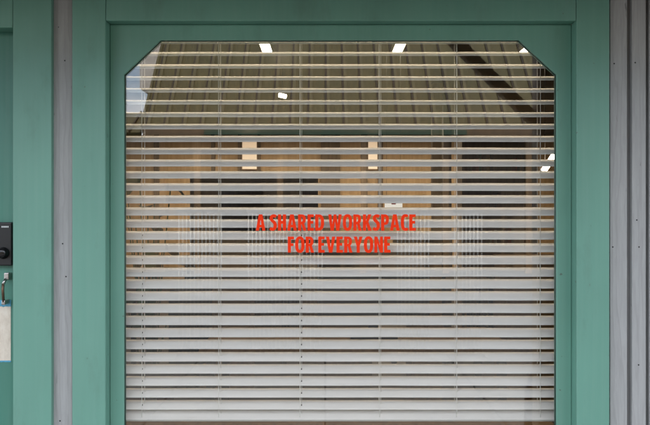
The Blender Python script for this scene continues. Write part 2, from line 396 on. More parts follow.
# ---------------------------------------------------------------- venetian blind
blind = thing('venetian_blind', 'off white venetian blind with wide tilted slats hanging behind the window glass', 'blind', (X(340, YB), YB, Z(420, YB)))
PITCH = 12.115 * (D + YB) / F
W = 0.0455
tab = [(0, .27), (53, .29), (90, .31), (114, .36), (126, .40), (150, .50), (170, .555), (198, .66), (222, .69), (258, .76), (283, .785), (404, .79)]
def lerp_tab(y):
    for (a, va), (b, vb) in zip(tab, tab[1:]):
        if y <= b: return va + (vb - va) * max(0, (y - a)) / (b - a)
    return tab[-1][1]
bx0, bx1 = X(111.5, YB), X(569.5, YB)
tilts = []
mb = MB()
for i in range(-2, 31):
    py = 41.4 + 12.115 * i
    phi = math.atan((212.5 - py) / F)
    rat = lerp_tab(py) + 0.018 - 0.033 * max(0.0, min(1.0, (py - 170) / 90))
    th = phi + math.asin(min(0.99, rat * PITCH / W * math.cos(phi)))
    th += R(random.uniform(-0.9, 0.9))
    zc0 = Z(py, YB) + random.uniform(-0.0009, 0.0009)
    tilts.append((zc0, th))
    b = bmesh.new(); NX = 28; NU = 6; sag = 0.0016; thick = 0.0026
    x0 = bx0 + random.uniform(-0.002, 0.002); x1 = bx1 + random.uniform(-0.002, 0.002)
    ph = random.uniform(0, 50)
    rows = []
    for j in range(NX + 1):
        x = x0 + (x1 - x0) * j / NX
        dz = 0.0006 * noise.noise(Vector((x * 2.2, ph, 0))) - 0.0009 * math.sin(math.pi * ((x - x0) / (x1 - x0) * 5 % 1.0)) * 0.5
        dth = R(0.7) * noise.noise(Vector((x * 1.3, ph + 9, 3)))
        c_, s_ = math.cos(th + dth), math.sin(th + dth)
        sec = []
        for side in (1, -1):
            us = range(NU + 1) if side == 1 else range(NU, -1, -1)
            for q in us:
                u = -W / 2 + W * q / NU
                edge = 0.5 if q in (0, NU) else 1.0
                h = sag * (1 - (2 * u / W) ** 2) - sag * 0.6 + side * thick / 2 * edge
                sec.append(b.verts.new((x, YB + u * c_ - h * s_, zc0 + dz + u * s_ + h * c_)))
        rows.append(sec)
    m_ = len(rows[0])
    for r0, r1 in zip(rows, rows[1:]):
        for q in range(m_):
            f = b.faces.new((r0[q], r0[(q + 1) % m_], r1[(q + 1) % m_], r1[q])); f.smooth = q not in (NU, m_ - 1)
    b.faces.new(rows[0]); b.faces.new(rows[-1][::-1])
    mb.add(b)
for px in (142.6, 301.6):          # dark discs paint the shade of cord holes on the lower slats
    for zc0, th in tilts[18:]:
        mm = Matrix.Translation((X(px, YB), YB, zc0)) @ Matrix.Rotation(th, 4, 'X') @ Matrix.Translation((0, -0.004, 0.0021)) @ Matrix.Diagonal((0.7, 1.6, 1, 1))
        mb.lathe([(0.0028, -0.0002), (0.0028, 0.0001)], 12, 1, mm)
sub(mb.build('slat_panel', [M['slat'], M['gap']]), blind)
zr = Z(415.8, YB)
mr = Matrix.Translation((0, YB, zr)) @ Matrix.Rotation(R(38), 4, 'X')
sub(MB().box(bx0 + 0.001, bx1 - 0.001, -0.0225, 0.0225, -0.0065, 0.0065, 0.003, 2, m=mr).build('bottom_rail', M['slat']), blind)
sub(BX(bx0, bx1, YB - 0.027, YB + 0.027, Z(1, YB), Z(1, YB) + 0.045, 0.003).build('head_rail', M['slat']), blind)
zt = Z(2, YB)
for px in (141.3, 218.2, 299.8, 379.8, 456.8, 541.0):
    xc = X(px, YB - 0.03)
    mb = MB()
    front, back = [], []
    for (z_, th) in tilts:
        front.append((xc + random.uniform(-.0003, .0003), YB - W / 2 * math.cos(th) - 0.0022, z_ - W / 2 * math.sin(th)))
        back.append((xc + random.uniform(-.0003, .0003), YB + W / 2 * math.cos(th) + 0.0022, z_ + W / 2 * math.sin(th)))
    mb.tube([(xc, front[0][1], zt)] + front + [(xc, YB - 0.022, zr)], 0.00085, 6)
    mb.tube([(xc, back[0][1], zt)] + back + [(xc, YB + 0.022, zr)], 0.00085, 6)
    for f_, b_ in zip(front, back):      # rungs just under each slat
        mb.tube([(f_[0], f_[1], f_[2] - 0.0042), (b_[0], b_[1], b_[2] - 0.0042)], 0.0005, 4)
    mb.tube([(xc + 0.006, YB, zt), (xc + 0.006, YB, zr)], 0.0008, 6)     # lift cord through the slats
    sub(mb.build('ladder_cord', M['cord']), blind)

# ---------------------------------------------------------------- boarded wall
YW = 0.022
wall = thing('boarded_wall', 'weathered grey vertical board wall around the window and door', 'wall', (0, 0.08, 0))
mb = MB()
def plank(px0, px1, Y=YW, mi=0): mb.box(X(px0, Y), X(px1, Y), Y, Y + 0.025, 0.02, TOP, 0.0022, 2, mi)
plank(53.0, 72.6)
plank(610.0, 627.2); plank(632.0, 646.0, YW - 0.002, 1); 
xx = X(649.5, YW)
for q in range(16):
    mb.box(xx, xx + 0.055, YW - 0.001 * (q % 2), YW + 0.025, 0.02, TOP, 0.0022, 2, q % 2); xx += 0.073
xx = X(53, YW) - 1.22
for q in range(12):
    mb.box(xx - 0.055, xx, YW, YW + 0.025, 0.02, TOP, 0.0022, 2, q % 2); xx -= 0.073
mb.box(X(53.0, YW) + 0.003, X(72.6, YW) - 0.003, YW + 0.026, YW + 0.04, 0.02, TOP)
mb.box(X(611, YW), X(650, YW) + 1.0, YW + 0.0255, YW + 0.04, 0.02, TOP)
sub(mb.build('cladding', [M['grey_board'], M['grey_board2']]), wall)
dxl, dxr = X(13, 0.0) - 0.86, X(12.6, 0.085)
dzt = Z(27.5)
ox0, ox1, oz0, oz1 = gx0 - 0.09, gx1 + 0.09, gz0 - 0.004, gz1 + 0.16
mb = MB()
y0, y1 = 0.090, 0.165
mb.box(-4.2, dxl, y0, y1, 0, 2.9).box(dxl, dxr + 0.06, y0 + 0.05, y1, dzt, 2.9).box(dxr + 0.06, ox0, y0, y1, 0, 2.9)
mb.box(ox0, ox1, y0, y1, 0, oz0).box(ox0, ox1, y0, y1, oz1, 2.9).box(ox1, 4.6, y0, y1, 0, 2.9)
sub(mb.build('backing', M['gap']), wall)
def nail(px, py, r=0.0022, Y=YW):
    mm = Matrix.Translation((X(px, Y), Y - 0.0006, Z(py, Y))) @ Matrix.Rotation(R(90), 4, 'X')
    sub(MB().lathe([(r, -0.004), (r, 0.0), (r * 0.7, 0.0004)], 10, m=mm).build('nail', M['black']), wall)
for px, py in ((64.8, 60.5), (58.5, 27), (62.6, 243.7), (66.0, 276.6), (60.0, 421), (614.2, 63.5), (635.2, 62.5), (612.8, 247), (639.0, 247), (638.6, 365), (636.8, 220)):
    nail(px, py, 0.0027 if py > 60 else 0.0018, YW - (0.002 if px > 630 else 0))

# ---------------------------------------------------------------- green door at the left
door = thing('front_door', 'pale green painted door with a black keypad lock at the left of the window', 'door', (dxr, 0.08, 0))
sub(board(X(13), X(51.6), 0.0, TOP, -0.002, 0.07).build('side_casing', M['green']), door)
sub(board(dxl - 0.13, dxl, 0.0, TOP, -0.002, 0.07).build('side_casing', M['green']), door)
sub(board(dxl + 0.001, X(13) - 0.0008, dzt, TOP, -0.001, 0.07).build('head_casing', M['green']), door)
YD = 0.085
mb = MB(); mb.box(dxl + 0.002, dxr + 0.03, YD, YD + 0.036, 0.02, dzt + 0.03, 0.002)
leaf = sub(mb.build('door_leaf', M['green_door']), door)
# keypad lock
kx1 = X(11.6, YD - 0.03); kw = 0.072
kz0, kz1 = Z(265.8, YD - 0.03), Z(222.2, YD - 0.03)
lock = sub(BX(kx1 - kw, kx1, YD - 0.030, YD, kz0, kz1, 0.004, 3).build('keypad_lock', M['black']), door)
mb = MB()
for q in range(5):     # a tiny line of print at the top of the lock
    a = X(1.6 + q * 1.5, YD - 0.03); mb.box(a, a + 0.0036, YD - 0.0308, YD - 0.0300, Z(227.6, YD - 0.03), Z(226.0, YD - 0.03))
o = sub(mb.build('print_mark', M['print']), door); o.parent = lock; o.matrix_parent_inverse = Matrix.Identity(4)
mm = Matrix.Translation((X(3.6, YD - 0.03), YD - 0.030, Z(253, YD - 0.03))) @ Matrix.Rotation(R(90), 4, 'X')
o = MB().lathe([(0.021, 0.0), (0.021, 0.004), (0.018, 0.007), (0.0165, 0.022), (0.0155, 0.0245), (0.004, 0.0255)], 32, m=mm).build('turn_knob', M['black_gloss'])
o.parent = lock
# pull handle
hx = X(3.8, YD - 0.04)
mb = MB()
zt_, zb_ = Z(277, YD - 0.04), Z(302, YD - 0.04)
mb.box(hx - 0.004, hx + 0.013, YD - 0.030, YD, zt_ - 0.012, zt_ + 0.014, 0.003, 2)
mb.tube([(hx + 0.004, YD - 0.022, zt_ - 0.004), (hx + 0.003, YD - 0.040, zt_ - 0.014), (hx, YD - 0.046, zt_ - 0.026)], 0.0055, 10)
mb.box(hx - 0.0065, hx + 0.0065, YD - 0.046, YD, zb_ - 0.010, zb_ + 0.006, 0.003, 2)
hd = sub(mb.build('pull_handle', M['steel']), door)
g_ = MB().tube([(hx, YD - 0.046, zt_ - 0.024), (hx - 0.0005, YD - 0.048, (zt_ + zb_) / 2), (hx, YD - 0.042, zb_)], 0.0048, 10).build('grip', M['bronze'])
g_.parent = hd
# bare patch edged with blue tape
def ragged(x0, x1, z0, z1, amp, seed, nn=22):
    top = [(x0 + (x1 - x0) * q / nn, z1 + amp * noise.noise(Vector((q * 0.9, seed, 0)))) for q in range(nn + 1)]
    bot = [(x0 + (x1 - x0) * q / nn, z0 + amp * noise.noise(Vector((q * 0.8, seed + 5, 0)))) for q in range(nn + 1)]
    return top + bot[::-1]
m, nt, bs = nodes_of('bare_filler_patch')
n1 = noise_tex(nt, coords(nt, (18, 18, 10)), 1.0, 6, 0.65)
nt.links.new(ramp(nt, n1, [(0.35, (0.60, 0.50, 0.40)), (0.55, (0.78, 0.69, 0.58)), (0.7, (0.84, 0.78, 0.69))]), bs.inputs['Base Color'])
M['patch'] = m
M['tape'] = plain('blue_masking_tape', (0.10, 0.36, 0.52), 0.7, 0, 0.2, 40)
px0 = X(10.9, YD) - 0.15
pz0, pz1 = Z(361, YD), Z(306, YD)
patch = sub(MB().prism(ragged(px0, X(10.9, YD), pz0, pz1, 0.004, 3), YD - 0.0012, YD - 0.0002).build('bare_patch', M['patch']), door)
patch['label'] = 'cream patch of bare filler below the handle'
for za, zb2, sd in ((pz1 - 0.002, pz1 + 0.022, 11), (pz0 - 0.004, pz0 + 0.0015, 17)):
    t_ = MB().prism(ragged(px0, X(11.2, YD), za, zb2, 0.003, sd), YD - 0.0022, YD - 0.0014).build('tape_strip', M['tape'])
    t_.parent = patch

# ---------------------------------------------------------------- canopy over the shop front
CZ = Z(-27); CDEP = 0.92
can = thing('canopy', 'timber canopy over the shop front on posts with knee braces', 'canopy', (0, 0, 0))
BX(-4.2, 4.6, -CDEP, 0.07, CZ, CZ + 0.07, 0.004).build('deck', M['dark_wood'], can)
BX(-4.2, 4.6, -CDEP - 0.05, -CDEP - 0.002, CZ - 0.01, CZ + 0.09, 0.004).build('fascia', M['green'], can)
def rX(px, zz): return (px - 325) * zz / F           # world x of something met in the mirror at optical depth zz
def rZ(py, zz): return ZC + (212.5 - py) * zz / F
zz = D + CDEP - 0.06
pxm = 0.5 * (rX(543, zz) + rX(575, zz))
for sgn, xp in ((1, pxm), (-1, -2.35)):
    BX(xp - 0.07, xp + 0.07, -CDEP + 0.0, -CDEP + 0.12, 0.0, CZ - 0.002, 0.004).build('post', M['brace'], can)
    a = Vector((xp - sgn * 0.05, -CDEP + 0.06, rZ(122, zz))); b_ = Vector((rX(455, zz) if sgn > 0 else xp + 0.5, -CDEP + 0.06, CZ - 0.002))
    d_ = b_ - a
    mm = Matrix.Translation((a + b_) / 2) @ Matrix.Rotation(-math.atan2(d_.z, d_.x), 4, 'Y')
    MB().box(-d_.length / 2, d_.length / 2, -0.03, 0.03, -0.028, 0.028, 0.003, 1, m=mm).build('knee_brace', M['brace'], can)

# ---------------------------------------------------------------- the room behind the glass
CEIL = ZC + 1.30; RB = 10.5; RX0, RX1 = -3.6, 3.9
tag(BX(RX0, RX1, 0.166, RB, -0.02, 0.02).build('room_floor', M['floor']), kind='structure')
tag(BX(RX0 - 0.1, RX1 + 0.1, 0.166, RB + 0.2, CEIL, CEIL + 0.06).build('room_ceiling', M['ceiling']), kind='structure')
tag(BX(RX0 - 0.1, RX0, 0.166, RB + 0.2, 0.02, CEIL - 0.002).build('room_wall', M['inner_wall']), kind='structure')
tag(BX(RX1, RX1 + 0.1, 0.166, RB + 0.2, 0.02, CEIL - 0.002).build('room_wall', M['inner_wall']), kind='structure')
mb = MB()
zb = D + RB
bw = BX(RX0 + 0.001, RX1 - 0.001, RB, RB + 0.12, 0.02, CEIL - 0.002)
tag(bw.build('room_wall', M['ply']), kind='structure')
tag(BX(-4.3, 4.7, 0.0725, RB + 0.4, CEIL + 0.25, CEIL + 0.42, 0.01).build('building_roof', M['dark_wood']), 'flat roof of the shop building above the window', 'roof')
def depth_box(px0, px1, py0, py1, Y, dep): return (X(px0, Y), X(px1, Y), Y, Y + dep, Z(py1, Y), Z(py0, Y))
# battens and posts on the back wall
for px0, px1, mat in ((211, 214.5, 'walnut'), (238, 241.5, 'walnut'), (257.5, 260.5, 'walnut'), (154, 159, 'walnut'), (321, 340, 'walnut'), (361, 367.5, 'walnut'), (378, 383, 'walnut')):
    o = BX(X(px0, RB - 0.05), X(px1, RB - 0.05), RB - 0.05, RB - 0.002, 0.021, CEIL - 0.004, 0.004).build('wall_post', M[mat])
    lab = {211: 'slim dark post on the tan back wall, left of the brightest lit pane', 238: 'dark post beside the left edge of the wide lit pane', 257: 'thin dark post beside the right edge of the wide lit pane',
           154: 'dark post at the far left of the tan back wall', 321: 'broadest dark post at the middle of the tan back wall', 361: 'dark post left of the narrow lit pane', 378: 'dark post right of the narrow lit pane'}[int(px0)]
    tag(o, lab, 'post', 'dark posts on the back wall')
for px0, px1, py0, py1, lab in ((242.3, 256.8, 139, 169, 'wide cream lit pane high on the tan back wall'), (368.2, 377.4, 139, 169, 'narrow cream lit pane high on the tan back wall')):
    x0, x1, a, b_, z0, z1 = depth_box(px0, px1, py0, py1, RB - 0.03, 0.02)
    t = thing('lit_pane', lab, 'window', ((x0 + x1) / 2, RB - 0.03, z0), 'lit panes on the back wall')
    sub(BX(x0, x1, a, b_, z0, z1).build('pane', M['lamp_soft']), t)
    mb = MB(); w = 0.02
    mb.box(x0 - w, x0, a - 0.01, b_, z0 - w, z1 + w).box(x1, x1 + w, a - 0.01, b_, z0 - w, z1 + w).box(x0, x1, a - 0.01, b_, z1, z1 + w).box(x0, x1, a - 0.01, b_, z0 - w, z0)
    sub(mb.build('frame', M['oak']), t)
# ceiling strip lamps
def strip(xc, yc, lab, L=0.52, wd=0.075, mt='lamp'):
    t = thing('ceiling_lamp', lab, 'lamp', (xc, yc, CEIL), 'ceiling strip lamps')
    a, b_, r_ = wd / 2, L / 2, 0.008
    mb = MB(); mb.box(-a - r_, a + r_, -b_ - r_, b_ + r_, -0.018, -0.001)
    mb.box(-a - r_, -a, -b_ - r_, b_ + r_, -0.036, -0.0182).box(a, a + r_, -b_ - r_, b_ + r_, -0.036, -0.0182)
    mb.box(-a, a, -b_ - r_, -b_, -0.036, -0.0182).box(-a, a, b_, b_ + r_, -0.036, -0.0182)
    mb.build('housing', M['pale_clad'], t)
    MB().box(-a + 0.001, a - 0.001, -b_ + 0.001, b_ - 0.001, -0.034, -0.0185).build('diffuser', M[mt], t)
t = None
for xx in (-1.0, 0.12, 1.24):  # unseen fill row, added to warm and brighten the top slats
    strip(xx, 0.47, 'added strip lamp, unseen just inside the window, that brightens the top slats', 0.06, 1.0, 'fill_near')
zl = (CEIL - 0.034 - ZC) * F / (212.5 - 46.5)
strip((265.5 - 325) * zl / F, zl - D, 'lit strip lamp on the dark ceiling, leftmost of the visible row')
strip((399.5 - 325) * zl / F, zl - D, 'lit strip lamp on the dark ceiling, middle of the visible row')
strip((530.5 - 325) * zl / F, zl - D, 'lit strip lamp cut off by the right cut corner of the window')
for q, xx in enumerate((-2.2, -0.7, 0.8, 2.3)):  # fill row kept out of sight behind a slat, added to light the back wall
    strip(xx, (CEIL - 0.034 - ZC) * F / (212.5 - 127.3) - D, 'added strip lamp, hidden behind a slat, that brightens the back wall', 0.26, 0.20, 'fill_back')
# hanging spot and tilted tube
Yp = 4.4
t = thing('hanging_lamp', 'small lit capsule lamp hanging below the ceiling on a thin cable', 'lamp', (X(282.5, Yp), Yp, Z(95.5, Yp)))
a = Vector((-0.036, 0, 0.006)); b_ = Vector((0.036, 0, -0.010))
MB().tube([a, a * 0.9, b_ * 0.9, b_], 0.02, 14, radii=[0.010, 0.019, 0.019, 0.010]).build('bulb', M['lamp'], t)
MB().tube([(0, 0, 0.018), (0, 0, CEIL - Z(95.5, Yp) - 0.001)], 0.003, 6).build('cable', M['black'], t)
Yt = 3.2
t = thing('tube_lamp', 'lit tube lamp hanging at a slant near the right edge of the window', 'lamp', (X(550, Yt), Yt, Z(161, Yt)))
a = Vector((X(557, Yt) - X(550, Yt), 0, Z(151, Yt) - Z(161, Yt))); b_ = Vector((X(543.5, Yt) - X(550, Yt), 0, Z(171, Yt) - Z(161, Yt)))
MB().tube([a, b_], 0.022, 12).build('tube', M['lamp'], t)
for p in (a * 0.8, b_ * 0.8):
    MB().tube([p + Vector((0, 0, 0.02)), (p.x, 0, CEIL - Z(161, Yt) - 0.001)], 0.0025, 6).build('cable', M['black'], t)
# timber posts and dark shelves on the right
def post_obj(px0, px1, Y, mat, lab, dep=0.12, ztop=None):
    o = BX(X(px0, Y), X(px1, Y), Y, Y + dep, 0.021, ztop or CEIL - 0.003, 0.004).build('room_post', M[mat]); return tag(o, lab, 'post')
post_obj(432.5, 442, 5.2, 'ply', 'pale timber post standing in the room right of the lettering')
post_obj(443.5, 451.5, 6.0, 'walnut', 'dark timber post just right of the pale timber post')
def shelf_unit(px0, px1, Y, ztop, lab, rows=5, mat='walnut', dep=0.34):
    x0, x1 = X(px0, Y), X(px1, Y)
    t = thing('bookshelf', lab, 'shelf', ((x0 + x1) / 2, Y + dep / 2, 0.021))
    w = 0.03; hx_ = (x1 - x0) / 2; H = ztop - 0.021
    for s in (-1, 1): BX(min(s * hx_, s * (hx_ - w)), max(s * hx_, s * (hx_ - w)), -dep / 2, dep / 2, 0, H).build('side_panel', M[mat], t)
    BX(-hx_ + w, hx_ - w, dep / 2 - 0.012, dep / 2, 0, H).build('back_panel', M[mat], t)
    for q in range(rows + 1):
        z_ = (H - w) * q / rows
        BX(-hx_ + w, hx_ - w, -dep / 2, dep / 2 - 0.013, z_, z_ + w).build('shelf', M[mat], t)
    return t, hx_, H, rows, w, dep, Y
bookcols = [plain('book_cover_%s' % nme, c_, 0.7) for nme, c_ in (('ochre', (0.30, 0.17, 0.06)), ('black', (0.02, 0.02, 0.022)), ('brown', (0.10, 0.055, 0.03)), ('cream', (0.45, 0.38, 0.26)), ('red', (0.20, 0.03, 0.02)), ('green', (0.03, 0.07, 0.04)))]
t, hx_, H, rows, w, dep, Y = shelf_unit(462, 538, 6.6, Z(136, 6.6), 'tall dark bookshelf at the right of the room')
def books(t, hx_, H, rows, w, dep, Y, lab, fill=0.6):
    base = t.location
    for q in range(rows):
        z_ = 0.021 + (H - w) * q / rows + w + 0.0005; x_ = base.x - hx_ + w + 0.004
        while x_ < base.x + hx_ - w - 0.05:
            if random.random() > fill: x_ += random.uniform(0.05, 0.2); continue
            bw_, bh = random.uniform(0.018, 0.045), random.uniform(0.16, min(0.27, (H - w) / rows - w - 0.02))
            o = BX(x_, x_ + bw_, base.y - dep / 2 + 0.02, base.y + 0.08, z_, z_ + bh, 0.002, 1).build('book', random.choice(bookcols))
            tag(o, lab, 'book', 'books in the dark bookshelf'); x_ += bw_ + 0.003
books(t, hx_, H, rows, w, dep, Y, 'upright book on the tall dark bookshelf', 0.45)
shelf_unit(190, 318, 6.2, Z(177, 6.2), 'long low dark bookshelf in front of the tan back wall', 4)
# wooden cabinets
def cabinet(px0, px1, py0, Y, mat, lab, dep=0.4, doors=2):
    x0, x1, zt_ = X(px0, Y), X(px1, Y), Z(py0, Y)
    t = thing('cabinet', lab, 'cabinet', ((x0 + x1) / 2, Y + dep / 2, 0.021)); hw, H = (x1 - x0) / 2, zt_ - 0.021
    BX(-hw, hw, -dep / 2, dep / 2, 0, H - 0.025).build('carcass', M[mat], t)
    BX(-hw - 0.01, hw + 0.01, -dep / 2 - 0.015, dep / 2, H - 0.0245, H, 0.003).build('top', M[mat], t)
    for q in range(doors):
        a, b2 = -hw + 2 * hw * q / doors + 0.006, -hw + 2 * hw * (q + 1) / doors - 0.006
        d_ = BX(a, b2, -dep / 2 - 0.018, -dep / 2 - 0.001, 0.03, H - 0.035, 0.002).build('door', M[mat], t)
        MB().tube([((a + b2) / 2 - 0.04, -dep / 2 - 0.026, H - 0.08), ((a + b2) / 2 + 0.04, -dep / 2 - 0.026, H - 0.08)], 0.006, 8).build('handle', M['steel'], d_)
    return t
cabinet(412, 442, 245, 2.6, 'oak', 'light wooden cabinet below the right end of the lettering')
cabinet(302, 372, 268, 2.3, 'walnut', 'dark cabinet behind the lettering with a pale bottle on top', 0.4, 3)
cabinet(506, 575, 257, 2.9, 'oak', 'light wooden cabinet at the right edge of the window')
cabinet(196, 250, 262, 3.2, 'oak', 'wooden cabinet left of the lettering')
o = MB().lathe([(0.022, 0), (0.026, 0.004), (0.026, 0.075), (0.012, 0.095), (0.010, 0.115), (0.0125, 0.117), (0.0125, 0.128)], 20).build('bottle', M['white_card'])
o.location = (X(337, 2.45), 2.45, Z(268, 2.3) + 0.0005); tag(o, 'pale bottle standing on the dark cabinet behind the lettering', 'bottle')
# hanging notice
Yn = 3.4
t = thing('hanging_sign', 'small white sign with a red mark and an added glow hanging above the lettering', 'sign', (X(393.5, Yn), Yn, Z(208, Yn)))
hw = (X(402.3, Yn) - X(384.8, Yn)) / 2; hh = Z(198.5, Yn) - Z(208, Yn)
BX(-hw, hw, -0.012, 0.012, 0, hh, 0.001).build('panel', M['sign_glow'], t)
BX(-hw * 0.25, hw * 0.25, -0.0132, -0.0121, hh * 0.38, hh * 0.52).build('red_mark', M['red_ink'], t)
for s in (-1, 1): MB().tube([(s * hw * 0.8, 0, hh - 0.001), (s * hw * 0.8, 0, CEIL - Z(208, Yn) - 0.001)], 0.0012, 5).build('cord', M['black'], t)
# desks and chairs
def desk(x, y, lab, glab, w_=1.4):
    t = thing('desk', lab, 'desk', (x, y, 0.021), 'desks in the room')
    BX(-w_ / 2, w_ / 2, -0.35, 0.35, 0.705, 0.735, 0.004).build('tabletop', M['oak'], t)
    for sx_ in (-1, 1):
        for sy in (-1, 1):
            BX(sx_ * (w_ / 2 - 0.05) - 0.02, sx_ * (w_ / 2 - 0.05) + 0.02, sy * 0.3 - 0.02, sy * 0.3 + 0.02, 0, 0.7045).build('leg', M['black'], t)
    q = thing('monitor', glab, 'monitor', (x + 0.1, y, 0.021 + 0.7355), 'monitors on the desks')
    BX(-0.12, 0.12, -0.09, 0.09, 0, 0.012, 0.003).build('stand_base', M['black'], q)
    BX(-0.025, 0.025, 0.01, 0.03, 0.0125, 0.16).build('stand', M['black'], q)
    BX(-0.29, 0.29, -0.02, 0.009, 0.10, 0.44, 0.004).build('screen', M['black_gloss'], q)
def chair(x, y, rz, lab):
    t = thing('office_chair', lab, 'chair', (x, y, 0.021), 'office chairs at the desks'); t.rotation_euler.z = rz
    BX(-0.23, 0.23, -0.22, 0.22, 0.42, 0.48, 0.025, 3).build('seat', M['fabric'], t)
    BX(-0.21, 0.21, 0.2205, 0.265, 0.54, 0.98, 0.02, 3).build('backrest', M['fabric'], t)
    MB().tube([(0, 0.1, 0.44), (0, 0.28, 0.43), (0, 0.288, 0.6), (0, 0.285, 0.8)], 0.014, 8).build('back_frame', M['black'], t)
    MB().tube([(0, 0, 0.08), (0, 0, 0.425)], 0.025, 12).build('column', M['steel'], t)
    for k_ in range(5):
        a_ = 2 * math.pi * k_ / 5
        MB().tube([(0.02 * math.cos(a_), 0.02 * math.sin(a_), 0.10), (0.28 * math.cos(a_), 0.28 * math.sin(a_), 0.06)], 0.016, 8).build('leg', M['black'], t)
        MB().lathe([(0.026, -0.015), (0.03, -0.01), (0.03, 0.01), (0.026, 0.015)], 14, m=Matrix.Translation((0.28 * math.cos(a_), 0.28 * math.sin(a_), 0.03)) @ Matrix.Rotation(a_ + math.pi / 2, 4, 'Z') @ Matrix.Rotation(R(90), 4, 'Y')).build('castor', M['black'], t)
desk(-1.0, 4.4, 'wooden desk left of the middle of the room', 'black monitor on the left desk')
desk(0.85, 5.0, 'wooden desk right of the middle of the room', 'black monitor on the right desk', 1.5)
desk(0.15, 1.35, 'wooden desk close behind the blind', 'black monitor on the desk close behind the blind', 1.5)
chair(-1.0, 3.85, R(200), 'charcoal office chair at the left desk')
chair(0.9, 4.4, R(165), 'charcoal office chair at the right desk')
chair(-0.95, 1.6, R(250), 'charcoal office chair at the desk close behind the blind')
# leafy plant at the left
def plant(x, y, lab):
    t = thing('potted_plant', lab, 'plant', (x, y, 0.021))
    MB().lathe([(0.11, 0), (0.15, 0.28), (0.165, 0.285), (0.165, 0.32), (0.14, 0.32), (0.13, 0.27)], 24).build('pot', M['pot'], t)
    mb = MB(); st = MB()
    for q in range(26):
        a_ = random.uniform(0, 2 * math.pi); r_ = random.uniform(0.02, 0.20); h_ = random.uniform(0.65, 1.62)
        tip = Vector((r_ * math.cos(a_), r_ * math.sin(a_), h_))
        st.tube([(0.02 * math.cos(a_), 0.02 * math.sin(a_), 0.26), tip * 0.6 + Vector((0, 0, 0.12)), tip], 0.004, 5)
        L = random.uniform(0.14, 0.26); wl = L * 0.24
        dv = Vector((math.cos(a_), math.sin(a_), random.uniform(-0.5, 0.6))).normalized(); sd = dv.cross(Vector((0, 0, 1))).normalized(); up = sd.cross(dv)
        b = bmesh.new(); N_ = 6; prev = None
        for k_ in range(N_ + 1):
            s_ = k_ / N_; wv = wl * math.sin(math.pi * min(0.98, s_ * 0.92 + 0.04)) ; c0 = tip + dv * L * s_ - up * (-0.06 * s_ * s_) * -1
            tri = [b.verts.new(c0 + sd * wv + up * wv * 0.25), b.verts.new(c0), b.verts.new(c0 - sd * wv + up * wv * 0.25)]
            if prev:
                for j in (0, 1): f = b.faces.new((prev[j], prev[j + 1], tri[j + 1], tri[j])); f.smooth = True
            prev = tri
        mb.add(b)
    mb.build('foliage', M['leaf'], t); st.build('stem', M['leaf'], t)
plant(X(150, 2.1), 2.1, 'leafy potted plant standing at the left of the room')

# ---------------------------------------------------------------- across the street (met in the glass)
def ry(zz): return -(zz - D)
EZ = 18.0
ez = rZ(125, EZ)
bld = thing('opposite_building', 'long building across the street with a steep brown ribbed metal roof', 'building', (4, ry(EZ + 4), 0))
Mb = lambda mb, name, mat: sub(mb.build(name, mat), bld)
vx = -4.13; rx1 = 14.0; RISE = 3.4
b = bmesh.new()
def slope_box(mbx, x0, x1, s0, s1, h0, h1, mi=0, zz0=EZ, z0=None, ang=1.0):
    z0 = ez if z0 is None else z0
    b = bmesh.new(); n_ = Vector((0, 1, 1)).normalized() if ang == 1.0 else Vector((0, math.sin(math.atan(ang)), math.cos(math.atan(ang))))
    vs = []
    for h in (h0, h1):
        for (x, s) in ((x0, s0), (x1, s0), (x1, s1), (x0, s1)):
            vs.append(b.verts.new(Vector((x, ry(zz0 + s), z0 + s * ang)) + n_ * h))
    for f in ((0, 1, 2, 3), (7, 6, 5, 4), (0, 4, 5, 1), (1, 5, 6, 2), (2, 6, 7, 3), (3, 7, 4, 0)): b.faces.new([vs[i] for i in f])
    mbx.add(b, mi)
mb = MB(); slope_box(mb, vx, rx1, 0, RISE, -0.10, 0.0)
# standing seams belong to the sheet metal
x = vx + 0.05; 
while x < rx1 - 0.03:
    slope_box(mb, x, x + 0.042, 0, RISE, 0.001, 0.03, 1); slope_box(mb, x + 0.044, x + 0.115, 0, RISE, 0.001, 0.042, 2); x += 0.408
Mb(mb, 'roof', [M['roof'], M['seam'], M['rib_lit']])
mb = MB(); slope_box(mb, vx - 0.06, vx - 0.001, 0, RISE, -0.16, 0.045); Mb(mb, 'verge_board', M['roof'])
Mb(BX(vx, rx1, ry(EZ) - 0.06, ry(EZ) - 0.002, ez - 0.26, ez - 0.075, 0.006), 'fascia', M['facade'])
Mb(BX(vx + 1.4, 3.2, ry(EZ) + 0.002, ry(EZ) + 0.12, ez - 0.22, ez - 0.10, 0.01), 'gutter', M['gutter'])
mb = MB(); mb.box(vx + 0.4, rx1 - 0.3, ry(EZ + 6.0), ry(EZ + 0.9), 0, ez + 0.55)
Mb(mb, 'wall', M['facade'])
pg = [(ry(EZ + 0.9), ez + 0.56), (ry(EZ + RISE), ez + RISE - 0.2), (ry(EZ + 6.0), ez + 0.56)]
b = bmesh.new(); f = b.faces.new([b.verts.new((vx + 0.4, y_, z_)) for y_, z_ in pg]); r = bmesh.ops.extrude_face_region(b, geom=[f])
for v in r['geom']:
    if isinstance(v, bmesh.types.BMVert): v.co.x = rx1 - 0.3
mb = MB(); mb.add(b); Mb(mb, 'gable', M['facade'])
Mb(BX(rX(138.5, 22.0), vx + 0.399, ry(23.6), ry(22.0), rZ(88, 22.0), rZ(88, 22.0) + 2.6), 'bay', M['pale_clad'])
